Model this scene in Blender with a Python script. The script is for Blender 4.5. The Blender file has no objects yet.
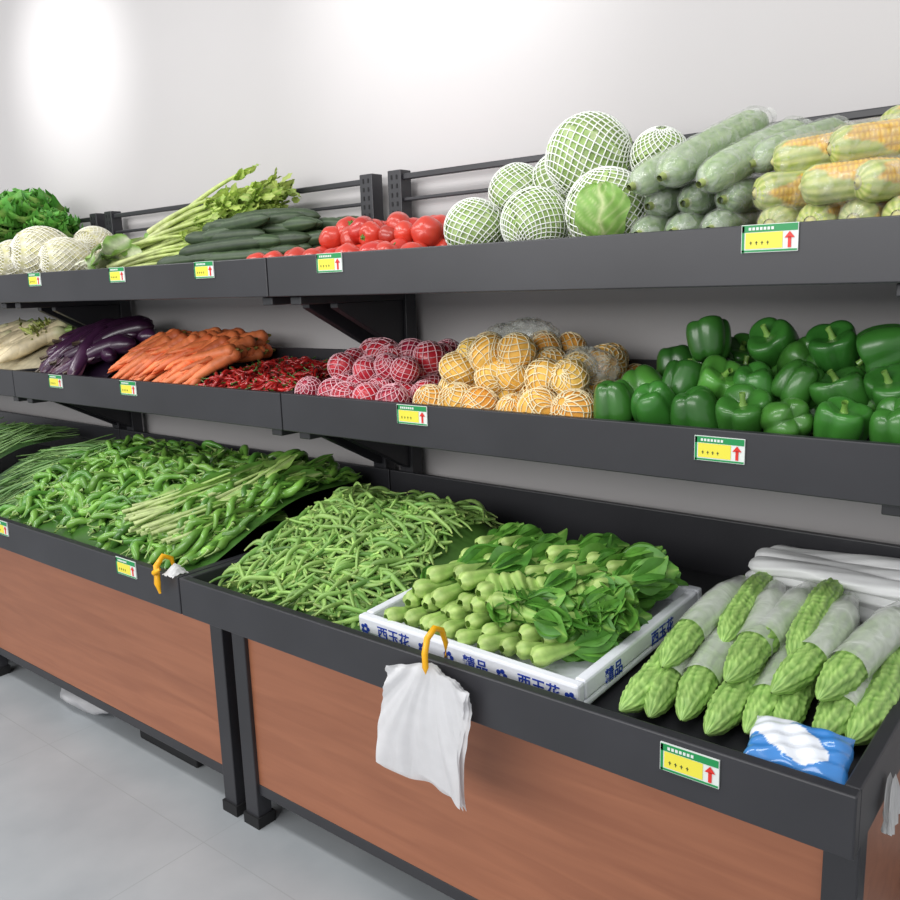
import bpy, math
import numpy as np
from mathutils import Matrix, Vector
R = np.random.default_rng(11)
PI = math.pi

def S(r, g, b):
    out = []
    for c in (r, g, b):
        c = c / 255.0
        out.append(c / 12.92 if c <= 0.04045 else ((c + 0.055) / 1.055) ** 2.4)
    return np.array(out)

# ------------------------------------------------------------------ materials
def veg_mat(name, rough=0.45, noise=0.18, nscale=30.0, coat=0.0, bump=0.0, bscale=80.0, spec=0.5, trans=0.0):
    m = bpy.data.materials.new(name); m.use_nodes = True
    nt = m.node_tree; N = nt.nodes; L = nt.links
    b = N['Principled BSDF']
    at = N.new('ShaderNodeAttribute'); at.attribute_name = 'Col'
    tc = N.new('ShaderNodeTexCoord')
    nz = N.new('ShaderNodeTexNoise'); nz.inputs['Scale'].default_value = nscale; nz.inputs['Detail'].default_value = 3
    L.new(tc.outputs['Object'], nz.inputs['Vector'])
    mr = N.new('ShaderNodeMapRange'); mr.inputs[1].default_value = 0.3; mr.inputs[2].default_value = 0.7
    mr.inputs[3].default_value = 1 - noise; mr.inputs[4].default_value = 1 + noise
    L.new(nz.outputs[0], mr.inputs[0])
    vm = N.new('ShaderNodeVectorMath'); vm.operation = 'SCALE'
    L.new(at.outputs['Color'], vm.inputs[0]); L.new(mr.outputs[0], vm.inputs['Scale'])
    L.new(vm.outputs[0], b.inputs['Base Color'])
    b.inputs['Roughness'].default_value = rough
    b.inputs['Specular IOR Level'].default_value = spec
    b.inputs['Coat Weight'].default_value = coat
    b.inputs['Coat Roughness'].default_value = 0.12
    if bump > 0:
        n2 = N.new('ShaderNodeTexNoise'); n2.inputs['Scale'].default_value = bscale
        L.new(tc.outputs['Object'], n2.inputs['Vector'])
        bp = N.new('ShaderNodeBump'); bp.inputs['Strength'].default_value = bump; bp.inputs['Distance'].default_value = 0.002
        L.new(n2.outputs[0], bp.inputs['Height']); L.new(bp.outputs[0], b.inputs['Normal'])
    if trans > 0:
        out = N['Material Output']
        tl = N.new('ShaderNodeBsdfTranslucent'); L.new(vm.outputs[0], tl.inputs['Color'])
        mx = N.new('ShaderNodeMixShader'); mx.inputs[0].default_value = trans
        L.new(b.outputs[0], mx.inputs[1]); L.new(tl.outputs[0], mx.inputs[2]); L.new(mx.outputs[0], out.inputs['Surface'])
    return m

def plain(name, col, rough=0.5, noise=0.06, nscale=8, bump=0.0, spec=0.5, metallic=0.0):
    m = bpy.data.materials.new(name); m.use_nodes = True
    nt = m.node_tree; N = nt.nodes; L = nt.links; b = N['Principled BSDF']
    tc = N.new('ShaderNodeTexCoord'); nz = N.new('ShaderNodeTexNoise')
    nz.inputs['Scale'].default_value = nscale; nz.inputs['Detail'].default_value = 5
    L.new(tc.outputs['Object'], nz.inputs['Vector'])
    cr = N.new('ShaderNodeValToRGB')
    c = np.array(col)
    cr.color_ramp.elements[0].position = 0.3; cr.color_ramp.elements[1].position = 0.7
    cr.color_ramp.elements[0].color = (*np.clip(c * (1 - noise), 0, 1), 1)
    cr.color_ramp.elements[1].color = (*np.clip(c * (1 + noise), 0, 1), 1)
    L.new(nz.outputs[0], cr.inputs[0]); L.new(cr.outputs[0], b.inputs['Base Color'])
    b.inputs['Roughness'].default_value = rough; b.inputs['Specular IOR Level'].default_value = spec
    b.inputs['Metallic'].default_value = metallic
    if bump > 0:
        n2 = N.new('ShaderNodeTexNoise'); n2.inputs['Scale'].default_value = 120
        L.new(tc.outputs['Object'], n2.inputs['Vector'])
        bp = N.new('ShaderNodeBump'); bp.inputs['Strength'].default_value = bump; bp.inputs['Distance'].default_value = 0.002
        L.new(n2.outputs[0], bp.inputs['Height']); L.new(bp.outputs[0], b.inputs['Normal'])
    return m

def film_mat(name, col, alpha=0.4, rough=0.2, wr=0.6, var=.08, scale=45):
    m = bpy.data.materials.new(name); m.use_nodes = True
    nt = m.node_tree; N = nt.nodes; L = nt.links; b = N['Principled BSDF']; out = N['Material Output']
    b.inputs['Base Color'].default_value = (*col, 1); b.inputs['Roughness'].default_value = rough
    b.inputs['Specular IOR Level'].default_value = 0.9
    b.inputs['Coat Weight'].default_value = .8; b.inputs['Coat Roughness'].default_value = .08
    tc = N.new('ShaderNodeTexCoord'); nz = N.new('ShaderNodeTexNoise'); nz.inputs['Scale'].default_value = scale
    nz.inputs['Detail'].default_value = 3; nz.inputs['Distortion'].default_value = 1.0
    L.new(tc.outputs['Object'], nz.inputs['Vector'])
    bp = N.new('ShaderNodeBump'); bp.inputs['Strength'].default_value = wr; bp.inputs['Distance'].default_value = 0.005
    L.new(nz.outputs[0], bp.inputs['Height']); L.new(bp.outputs[0], b.inputs['Normal']); L.new(bp.outputs[0], b.inputs['Coat Normal'])
    mr = N.new('ShaderNodeMapRange'); mr.inputs[1].default_value = 0.35; mr.inputs[2].default_value = 0.7
    mr.inputs[3].default_value = max(0, alpha - var); mr.inputs[4].default_value = min(1, alpha + var)
    L.new(nz.outputs[0], mr.inputs[0])
    tr = N.new('ShaderNodeBsdfTransparent'); mx = N.new('ShaderNodeMixShader')
    L.new(mr.outputs[0], mx.inputs[0]); L.new(tr.outputs[0], mx.inputs[1]); L.new(b.outputs[0], mx.inputs[2])
    L.new(mx.outputs[0], out.inputs['Surface'])
    return m

def wood_mat():
    m = bpy.data.materials.new('wood_laminate'); m.use_nodes = True
    nt = m.node_tree; N = nt.nodes; L = nt.links; b = N['Principled BSDF']
    tc = N.new('ShaderNodeTexCoord'); mp = N.new('ShaderNodeMapping'); mp.inputs['Scale'].default_value = (1.2, 9, 14)
    L.new(tc.outputs['Object'], mp.inputs[0])
    nz = N.new('ShaderNodeTexNoise'); nz.inputs['Scale'].default_value = 2.2; nz.inputs['Detail'].default_value = 6
    nz.inputs['Distortion'].default_value = 0.8
    L.new(mp.outputs[0], nz.inputs['Vector'])
    cr = N.new('ShaderNodeValToRGB'); e = cr.color_ramp.elements
    e[0].position = 0.25; e[0].color = (*S(148, 92, 66), 1); e[1].position = 0.78; e[1].color = (*S(170, 110, 80), 1)
    L.new(nz.outputs[0], cr.inputs[0]); L.new(cr.outputs[0], b.inputs['Base Color'])
    b.inputs['Roughness'].default_value = 0.42
    return m

def floor_mat():
    m = bpy.data.materials.new('floor_tile'); m.use_nodes = True
    nt = m.node_tree; N = nt.nodes; L = nt.links; b = N['Principled BSDF']
    tc = N.new('ShaderNodeTexCoord')
    br = N.new('ShaderNodeTexBrick'); br.offset = 0; br.inputs['Scale'].default_value = 1.0
    br.inputs['Brick Width'].default_value = 0.8; br.inputs['Row Height'].default_value = 0.8
    br.inputs['Mortar Size'].default_value = 0.0014
    nz = N.new('ShaderNodeTexNoise'); nz.inputs['Scale'].default_value = 3.5; nz.inputs['Detail'].default_value = 8
    L.new(tc.outputs['Object'], nz.inputs['Vector'])
    cr = N.new('ShaderNodeValToRGB'); e = cr.color_ramp.elements
    e[0].position = 0.3; e[0].color = (*S(158, 163, 167), 1); e[1].position = 0.7; e[1].color = (*S(176, 180, 183), 1)
    L.new(nz.outputs[0], cr.inputs[0]); L.new(tc.outputs['Object'], br.inputs['Vector'])
    L.new(cr.outputs[0], br.inputs['Color1']); L.new(cr.outputs[0], br.inputs['Color2'])
    br.inputs['Mortar'].default_value = (*S(156, 160, 163), 1)
    L.new(br.outputs[0], b.inputs['Base Color']); b.inputs['Roughness'].default_value = 0.35
    return m

# ------------------------------------------------------------------ mesh builder
def gridF(nu, nv, wrap=False):
    i = np.arange(nu - 1)[:, None]; j = np.arange(nv if wrap else nv - 1)[None, :]
    j2 = (j + 1) % nv
    return np.stack([i * nv + j, i * nv + j2, (i + 1) * nv + j2, (i + 1) * nv + j], -1).reshape(-1, 4)

BIN = (0.025, 0.702, 0.738); MID = (0.364, 1.100, 0.738); TOP = (0.349, 1.442, 0.738)
class MB:
    def __init__(s): s.V = []; s.F = []; s.C = []; s.M = []; s.n = 0
    def add(s, V, F, C=(1, 1, 1), m=0):
        V = np.asarray(V, float).reshape(-1, 3); C = np.broadcast_to(np.asarray(C, float), (len(V), 3))
        s.V.append(V); s.F.append(np.asarray(F) + s.n); s.C.append(C); s.M.append(np.full(len(F), m)); s.n += len(V)
    def inst(s, p, loc, M=None, sc=1.0, cm=1.0, m=None):
        V, F, C = p[:3]
        V = V * sc
        if M is not None: V = V @ M.T
        s.add(V + np.asarray(loc), F, C * cm, (p[3] if len(p) > 3 else 0) if m is None else m)
    def box(s, x0, x1, y0, y1, z0, z1, C=(1, 1, 1), m=0):
        V = [(x, y, z) for x in (x0, x1) for y in (y0, y1) for z in (z0, z1)]
        F = [(0, 1, 3, 2), (4, 6, 7, 5), (0, 4, 5, 1), (2, 3, 7, 6), (0, 2, 6, 4), (1, 5, 7, 3)]
        s.add(V, F, C, m)
    def prism(s, pts, x0, x1, C=(1, 1, 1), m=0):
        V = [(x0, y, z) for y, z in pts] + [(x1, y, z) for y, z in pts]
        s.add(V, [(0, 1, 2, 3), (7, 6, 5, 4), (0, 4, 5, 1), (1, 5, 6, 2), (2, 6, 7, 3), (3, 7, 4, 0)], C, m)
    def build(s, name, mats, parent=None, smooth=True, bevel=0, lim=None):
        V = np.concatenate(s.V); F = np.concatenate(s.F); C = np.clip(np.concatenate(s.C), 0, 1); M = np.concatenate(s.M)
        if lim:   # produce rests against the tray lips instead of passing through them
            low = V[:, 2] < lim[1]
            V[:, 1] = np.where(low, np.maximum(V[:, 1], lim[0]), V[:, 1]); V[:, 1] = np.minimum(V[:, 1], lim[2])
        lum = (C @ np.array([.2126, .7152, .0722]))[:, None]
        C = C * .92 + lum * .08
        me = bpy.data.meshes.new(name)
        me.vertices.add(len(V)); me.vertices.foreach_set('co', V.astype(np.float32).ravel())
        me.loops.add(len(F) * 4); me.loops.foreach_set('vertex_index', F.astype(np.int32).ravel())
        me.polygons.add(len(F)); me.polygons.foreach_set('loop_start', np.arange(0, len(F) * 4, 4, dtype=np.int32))
        me.polygons.foreach_set('material_index', M.astype(np.int32))
        me.update(calc_edges=True)
        me.polygons.foreach_set('use_smooth', np.full(len(F), smooth))
        a = me.color_attributes.new('Col', 'FLOAT_COLOR', 'POINT')
        a.data.foreach_set('color', np.concatenate([C, np.ones((len(C), 1))], 1).astype(np.float32).ravel())
        for mt in mats: me.materials.append(mt)
        ob = bpy.data.objects.new(name, me); bpy.context.scene.collection.objects.link(ob)
        if parent: ob.parent = parent
        if bevel:
            b = ob.modifiers.new('bevel', 'BEVEL'); b.width = bevel; b.segments = 2; b.limit_method = 'ANGLE'
        return ob

def empty(name):
    e = bpy.data.objects.new(name, None); bpy.context.scene.collection.objects.link(e); return e

def unit(v): return v / (np.linalg.norm(v, axis=-1, keepdims=True) + 1e-12)

def tube(P, Rr, n=8, sy=1.0, N=None):
    P = np.asarray(P, float); m = len(P)
    T = unit(np.gradient(P, axis=0))
    if N is None:
        ax = np.argmin(np.abs(T.mean(0))) if abs(T.mean(0)[2]) > 0.8 else 2
        ref = np.zeros(3); ref[ax] = 1
        N = unit(ref - (T @ ref)[:, None] * T)
    B = unit(np.cross(T, N)); N = unit(np.cross(B, T))
    a = np.linspace(0, 2 * PI, n, endpoint=False)
    Rr = np.asarray(Rr, float)
    if Rr.ndim == 0: Rr = np.full((m, 1), float(Rr))
    if Rr.ndim == 1: Rr = Rr[:, None]
    V = P[:, None] + (np.cos(a)[None] * Rr)[..., None] * B[:, None] + (np.sin(a)[None] * Rr * sy)[..., None] * N[:, None]
    return V.reshape(-1, 3), gridF(m, n, True)

def frame(d, roll=0.0):
    d = unit(np.asarray(d, float)); up = np.array([0, 0, 1.0])
    if abs(d[2]) > 0.97: up = np.array([0, 1.0, 0])
    y = unit(np.cross(up, d)); z = np.cross(d, y)
    c, s_ = math.cos(roll), math.sin(roll)
    return np.stack([d, c * y + s_ * z, -s_ * y + c * z], 1)

def rotrand():
    q = unit(R.normal(size=4)); w, x, y, z = q
    return np.array([[1-2*(y*y+z*z), 2*(x*y-z*w), 2*(x*z+y*w)], [2*(x*y+z*w), 1-2*(x*x+z*z), 2*(y*z-x*w)], [2*(x*z-y*w), 2*(y*z+x*w), 1-2*(x*x+y*y)]])

def joinp(parts):
    V = []; F = []; C = []; n = 0
    for p in parts:
        V.append(p[0]); F.append(np.asarray(p[1]) + n); C.append(np.broadcast_to(p[2], (len(p[0]), 3))); n += len(p[0])
    return np.concatenate(V), np.concatenate(F), np.concatenate(C)

def mixc(a, b, t):
    t = np.clip(np.asarray(t), 0, 1)[..., None]
    return np.asarray(a) * (1 - t) + np.asarray(b) * t

def leaf(L, W, prof, bend=0.0, cup=0.0, ruf=0.0, rf=8, nu=12, nv=7, cm=(1, 1, 1), ce=(0, 1, 0), side=0.0, ph=0.0, mid=1.8):
    u = np.linspace(0, 1, nu)[:, None]; v = np.linspace(-1, 1, nv)[None, :]
    w = np.interp(u, np.linspace(0, 1, len(prof)), prof) * W / 2
    X = L * u * np.cos(bend * u * 0.6) + 0 * v
    Y = w * v + side * u ** 2 * L
    Z = L * bend * 0.5 * u ** 2 + cup * w * v ** 2 + ruf * (np.abs(v) ** 1.5) * np.sin(rf * u * 2 * PI + ph + 1.6 * np.sign(v)) * (w / (W / 2 + 1e-9))
    V = np.stack([X, Y, Z + 0 * X], -1).reshape(-1, 3)
    C = mixc(cm, ce, (np.abs(v) * mid + 0 * u)).reshape(-1, 3)
    return V, gridF(nu, nv), C

def sphere(nu=20, nv=28):
    th = np.linspace(0.01, PI - 0.01, nu)[:, None]; ph = np.linspace(0, 2 * PI, nv, endpoint=False)[None]
    V = np.stack([np.sin(th) * np.cos(ph), np.sin(th) * np.sin(ph), np.cos(th) + 0 * ph], -1)
    return V, gridF(nu, nv, True), th + 0 * ph, ph + 0 * th

def netV(rad, ns, tw, k, thick, n=3, wob=0.0):
    parts = []
    th = np.linspace(0.06 * PI, 0.94 * PI, k)
    for sgn in (-1, 1):
        for i in range(ns):
            ph = 2 * PI * i / ns + sgn * tw * (th - PI / 2) + wob * np.sin(3 * th + i * .8)
            U = np.stack([np.sin(th) * np.cos(ph), np.sin(th) * np.sin(ph), np.cos(th)], -1)
            P = U * np.asarray(rad)
            V, F = tube(P, thick, n, N=U)
            parts.append((V, F, np.ones(3)))
    return joinp(parts)

# ------------------------------------------------------------------ shared mats
M_metal = plain('charcoal_metal', S(46, 46, 50), rough=0.38, noise=0.15, nscale=5)
M_rub = plain('black_rubber', S(22, 22, 24), rough=0.7)
M_wood = wood_mat()
M_leaf = veg_mat('leaf_green', rough=0.42, noise=0.2, nscale=40, trans=0.2)
M_gloss = veg_mat('glossy_vegetable_skin', rough=0.3, noise=0.12, nscale=20, coat=0.25)
M_semi = veg_mat('vegetable_skin', rough=0.45, noise=0.18, nscale=35, bump=0.2)
M_matte = veg_mat('matte_skin', rough=0.6, noise=0.15, nscale=40, bump=0.3)
M_net = veg_mat('foam_net', rough=0.6, noise=0.04)
M_film = film_mat('clear_film', (0.74, 0.78, 0.72), alpha=0.33, rough=0.2, wr=.8, var=.16)
M_film2 = film_mat('milky_film', (0.82, 0.85, 0.80), alpha=0.60, rough=0.3, wr=.6, var=.14, scale=22)
M_bag = veg_mat('white_plastic_bag', rough=0.3, noise=0.03, trans=0.4)
M_foam = plain('styrofoam', S(228, 231, 238), rough=0.7, noise=0.02, bump=0.3)
M_white = plain('white_card', S(220, 226, 222), rough=0.4, noise=0.01)
M_green = plain('tag_green', S(20, 140, 75), rough=0.4, noise=0.02)
M_yellow = plain('tag_yellow', S(230, 220, 70), rough=0.4, noise=0.02)
M_red = plain('tag_red', S(215, 45, 35), rough=0.4, noise=0.02)
M_black = plain('tag_ink', S(30, 60, 45), rough=0.5, noise=0.02)
M_blue = plain('print_blue', S(30, 60, 160), rough=0.5, noise=0.02)
M_orange = plain('clip_yellow_plastic', S(240, 175, 20), rough=0.35, noise=0.05)

# ------------------------------------------------------------------ room
M_wall = plain('painted_wall', S(190, 187, 187), rough=0.5, noise=0.012, nscale=3, bump=0.05)
b = MB(); b.box(-6, 5, 0.83, 0.93, 0, 3.2); b.build('wall_back', [M_wall], smooth=False)
b = MB(); b.box(-6, 5, -4, 0.93, -0.1, 0.0); b.build('floor', [floor_mat()], smooth=False)
b = MB(); b.box(-6, 5, 0.818, 0.83, 0, 0.09); b.build('baseboard_back', [plain('baseboard', S(90, 90, 92), 0.4)], smooth=False)
b = MB(); b.box(-1.01, -0.95, 0.815, 0.83, 2.40, 2.47)
V, F = tube([(-0.98, 0.815, 2.43), (-0.98, 0.79, 2.425), (-0.98, 0.78, 2.44), (-0.98, 0.78, 2.46)], 0.006, 8); b.add(V, F)
b.build('wall_hook', [M_white], smooth=False)

# ------------------------------------------------------------------ racks
def zb(y): return 0.635 + (y - 0.025) * 0.077
def zm(y): return 1.055 + (y - 0.36) * 0.10
def zt(y): return 1.385 + (y - 0.345) * 0.12

def rack(x0, x1):
    e = empty('produce_display_rack')
    g = 0.002; a, c = x0 + g, x1 - g
    b = MB()
    T = 0.022
    b.box(a, c, 0, T, 0.607, 0.70); b.box(a, a + T, T, 0.75, 0.607, 0.70); b.box(c - T, c, T, 0.75, 0.607, 0.70)
    b.box(a, c, 0.74, 0.755, 0.60, 0.82)
    b.prism([(T, 0.620), (T, 0.634), (0.74, 0.690), (0.74, 0.676)], a + T, c - T)
    b.box(a, c, 0.345, 0.362, 1.0, 1.098); b.box(a, a + 0.015, 0.362, 0.75, 1.0, 1.098); b.box(c - 0.015, c, 0.362, 0.75, 1.0, 1.098)
    b.box(a, c, 0.74, 0.752, 1.0, 1.175)
    b.prism([(0.362, 1.040), (0.362, 1.054), (0.74, 1.092), (0.74, 1.078)], a + 0.015, c - 0.015)
    b.box(a, c, 0.33, 0.347, 1.343, 1.44); b.box(a, a + 0.015, 0.347, 0.75, 1.343, 1.44); b.box(c - 0.015, c, 0.347, 0.75, 1.343, 1.44)
    b.box(a, c, 0.74, 0.752, 1.343, 1.50)
    b.prism([(0.347, 1.370), (0.347, 1.384), (0.74, 1.431), (0.74, 1.417)], a + 0.015, c - 0.015)
    for px in (x0 + 0.055, x1 - 0.055):
        b.box(px - 0.025, px + 0.025, 0.756, 0.80, 0.0, 1.675)
        for zz in (1.0, 1.343):
            b.box(px - 0.02, px + 0.02, 0.37, 0.757, zz - 0.022, zz - 0.001)
            b.prism([(0.757, zz - 0.022), (0.50, zz - 0.022), (0.50, zz - 0.035), (0.757, zz - 0.17)], px - 0.014, px + 0.014)
        lx = x0 + 0.045 if px < (x0 + x1) / 2 else x1 - 0.045
        b.box(lx - 0.025, lx + 0.025, 0.12, 0.165, 0.025, 0.61)
        b.box(lx - 0.022, lx + 0.022, 0.70, 0.74, 0.025, 0.61)
        b.box(lx - 0.012, lx + 0.012, 0.165, 0.70, 0.10, 0.13)
    b.box(x0 + 0.055, x1 - 0.055, 0.765, 0.78, 1.648, 1.664); b.box(x0 + 0.055, x1 - 0.055, 0.765, 0.78, 1.59, 1.600)
    b.box(x0 + 0.06, x1 - 0.06, 0.13, 0.15, 0.09, 0.12)
    b.build('metal_frame', [M_metal], e, smooth=False, bevel=0.0025)
    b = MB()
    for px in (x0 + 0.055, x1 - 0.055):
        for k in range(6):
            z = 1.53 + k * 0.024
            b.box(px - 0.012, px - 0.007, 0.7545, 0.757, z, z + 0.012); b.box(px + 0.007, px + 0.012, 0.7545, 0.757, z, z + 0.012)
        lx = x0 + 0.045 if px < (x0 + x1) / 2 else x1 - 0.045
        b.box(lx - 0.03, lx + 0.03, 0.115, 0.17, 0, 0.03); b.box(lx - 0.026, lx + 0.026, 0.695, 0.745, 0, 0.03)
    b.build('post_slots_and_feet', [M_rub], e, smooth=False)
    b = MB(); b.box(x0 + 0.07, x1 - 0.07, 0.132, 0.142, 0.12, 0.607); b.build('wood_front_panel', [M_wood], e, smooth=False)
    b = MB(); b.box(x1 - 0.035, x1 - 0.025, 0.165, 0.70, 0.12, 0.607); b.box(x0 + 0.025, x0 + 0.035, 0.165, 0.70, 0.12, 0.607)
    b.build('wood_side_panels', [M_wood], e, smooth=False)
for k in range(3): rack(-1.5 * k, 1.5 - 1.5 * k)

# ------------------------------------------------------------------ price tags
def tag(x, y, z, w=0.09, h=0.044, ry=0.0):
    b = MB()
    b.box(-w/2, w/2, -0.003, 0, -h/2, h/2, m=0)
    b.box(-w/2 + .001, w/2 - .001, -0.0036, -0.003, h/2 - 0.012, h/2 - 0.001, m=1)
    b.box(-w/2 + .001, w/2 - .001, -0.0036, -0.003, -h/2 + .001, -h/2 + .004, m=1)
    b.box(-w/2 + .001, -w/2 + .005, -0.0036, -0.003, -h/2, h/2 - .002, m=1)
    b.box(-w/2 + .007, w/2 - .024, -0.0038, -0.003, -h/2 + .006, h/2 - .013, m=2)
    ax = w/2 - 0.013
    b.box(ax - .0025, ax + .0025, -0.0042, -0.003, -h/2 + .006, h/2 - .022, m=3)
    b.add([(ax - .008, -0.0042, h/2 - .023), (ax + .008, -0.0042, h/2 - .023), (ax + .0005, -0.0042, h/2 - .0135), (ax - .0005, -0.0042, h/2 - .0135)], [(0, 1, 2, 3)], m=3)
    for i in range(7):
        xx = -w/2 + .012 + i * 0.006
        b.box(xx, xx + .004, -0.0042, -0.003, h/2 - .009, h/2 - .0045, m=0)
    for i in range(4):
        xx = -w/2 + .014 + i * 0.009
        b.box(xx, xx + .004, -0.0044, -0.003, -.007, -.006, m=4); b.box(xx + .0015, xx + .0025, -0.0044, -0.003, -.010, -.004, m=4)
    o = b.build('price_tag', [M_white, M_green, M_yellow, M_red, M_black], smooth=False)
    o.location = (x, y - 0.0005, z); o.rotation_euler = (0.0, ry, 0)
for x in (1.246, 0.23, -0.256, -0.69, -1.207): tag(x, 0.33, 1.418, w=0.09 if x > 0.9 else 0.085)
for x in (1.168, 0.455, -0.719, -1.176): tag(x, 0.345, 1.064 if x > 1 else 1.074)
for x, z in ((1.273, 0.668), (-0.225, 0.683), (-0.925, 0.678)): tag(x, 0.0, z)

# ------------------------------------------------------------------ generic scatter
def scatter(mb, protos, n, samp, h, thick, az, azs, tj=0.05, sc=(0.9, 1.1), cj=0.12):
    e = 0.02
    for i in range(n):
        x, y = samp(); z = h(x, y) - R.random() * thick
        a = az + azs * R.normal()
        gx = (h(x + e, y) - h(x - e, y)) / (2 * e); gy = (h(x, y + e) - h(x, y - e)) / (2 * e)
        d = (math.cos(a), math.sin(a), gx * math.cos(a) + gy * math.sin(a) + tj * R.normal())
        s = R.uniform(*sc)
        mb.inst(protos[R.integers(len(protos))], (x, y, z), frame(d, R.uniform(0, 2 * PI)), s, 1 + cj * R.normal())
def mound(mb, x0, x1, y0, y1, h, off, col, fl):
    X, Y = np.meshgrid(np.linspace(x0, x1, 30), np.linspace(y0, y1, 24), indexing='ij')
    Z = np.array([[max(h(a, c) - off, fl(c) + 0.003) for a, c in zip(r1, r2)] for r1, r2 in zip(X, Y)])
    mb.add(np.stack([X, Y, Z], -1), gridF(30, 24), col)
def box_samp(x0, x1, y0, y1):
    return lambda: (R.uniform(x0, x1), R.uniform(y0, y1))
def sm(t): t = min(max(t, 0), 1); return t * t * (3 - 2 * t)

# ------------------------------------------------------------------ green beans
G1 = S(146, 186, 88); G2 = S(98, 150, 56)
def bean(L, bend, r, col, tipc, k=10):
    s = np.linspace(0, 1, k)
    P = np.stack([L * (s - .5), bend * L * (1 - (2 * s - 1) ** 2) + 0.25 * bend * L * np.sin(7 * s), 0.35 * bend * L * np.sin(5 * s)], -1)
    rr = r * np.clip(np.sin(PI * np.clip(s, .02, .98)) ** 0.4, .12, 1) * (1 + 0.10 * np.sin(s * 34))
    V, F = tube(P, rr, 6, sy=0.62)
    C = mixc(col, tipc, np.repeat(np.abs(2 * s - 1) ** 8, 6))
    return V, F, C
beans = [bean(R.uniform(.085, .125), R.choice([-1, 1]) * R.uniform(.03, .22), .0064, mixc(G1, G2, R.random()), S(170, 190, 100), k=12) for _ in range(20)]
def h_bean(x, y):
    base = 0.680 + 0.140 * sm((y + 0.03) / 0.50) ** 0.8 - 0.13 * sm((y - 0.50) / 0.2)
    s = sm((x - 0.0) / 0.10) * (1 - sm((x - 0.38 - 0.08 * sm((y - .2) / .3)) / 0.22) * 0.9)
    return zb(y) + 0.01 + (base - zb(y) - 0.01) * (0.35 + 0.65 * s)
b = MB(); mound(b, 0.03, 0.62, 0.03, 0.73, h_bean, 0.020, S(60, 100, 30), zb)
def sb():
    while True:
        x = R.uniform(0.085, 0.62); y = R.uniform(0.07, 0.66)
        if (y > 0.60 and x < .56) or x < 0.50: return x, y
scatter(b, beans, 1300, sb, h_bean, 0.018, 0.9, 1.3, 0.16, cj=.16)
b.build('green_bean_pile', [M_semi], lim=BIN)

# ------------------------------------------------------------------ long beans (far left)
lb = [bean(R.uniform(.32, .42), R.uniform(-.07, .07), .0045, mixc(S(125, 165, 90), S(78, 125, 52), R.random()), S(90, 130, 50), k=16) for _ in range(10)]
def h_long(x, y): return 0.668 + 0.15 * sm((y - 0.0) / 0.45) - 0.04 * sm((y - .6) / .15) - 0.03 * sm((x + 1.15) / .2)
for (xa, xb) in ((-1.27, -1.06), (-2.1, -1.73)):
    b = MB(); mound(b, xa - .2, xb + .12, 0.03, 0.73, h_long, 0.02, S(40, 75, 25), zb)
    scatter(b, lb, 200, box_samp(xa, xb, 0.17, 0.55), h_long, 0.02, 0.95, 0.13, 0.03, cj=.18)
    b.build('long_bean_pile', [M_semi], lim=BIN)

# ------------------------------------------------------------------ green chillies
def chilli(L, bend, r, col, stemc):
    s = np.linspace(0, 1, 12)
    P = np.stack([L * (s - .5), bend * L * np.sin(PI * s) + .06 * L * np.sin(9 * s + bend * 20), 0.5 * bend * L * np.sin(2 * PI * s)], -1)
    rr = r * np.interp(s, [0, .08, .25, .6, .9, 1], [.6, 1, 1, .72, .3, .05]) * (1 + .10 * np.sin(s * 25 + bend * 40))
    V, F = tube(P, rr, 7)
    q = np.linspace(1, 0, 4)
    V2, F2 = tube(np.stack([L * (-.5 - .26 * q), .1 * L * q ** 2 + P[0, 1], 0 * q], -1), [.0025, .002, .0025, r * .6], 5)
    return joinp([(V, F, col), (V2, F2, stemc)])
gch = [chilli(R.uniform(.10, .15), R.uniform(-.28, .28), .0112, mixc(S(124, 178, 58), S(72, 130, 38), R.random()), S(140, 172, 84)) for _ in range(16)]
def h_ch(x, y): return 0.678 + 0.150 * sm((y + 0.04) / 0.50) ** .9 - 0.05 * sm((y - .6) / .15) - 0.04 * sm((-1.1 - x) / .15)
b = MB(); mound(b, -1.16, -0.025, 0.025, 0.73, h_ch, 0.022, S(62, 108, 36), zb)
scatter(b, gch, 640, box_samp(-1.10, -0.10, 0.095, 0.66), h_ch, 0.020, 0.5, 1.3, 0.16, cj=.15)
scatter(b, gch, 170, box_samp(-.32, -0.055, 0.11, 0.66), h_ch, 0.010, 1.4, .20, 0.08, cj=.15)
b.build('green_chilli_pile', [M_gloss], lim=BIN)

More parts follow.
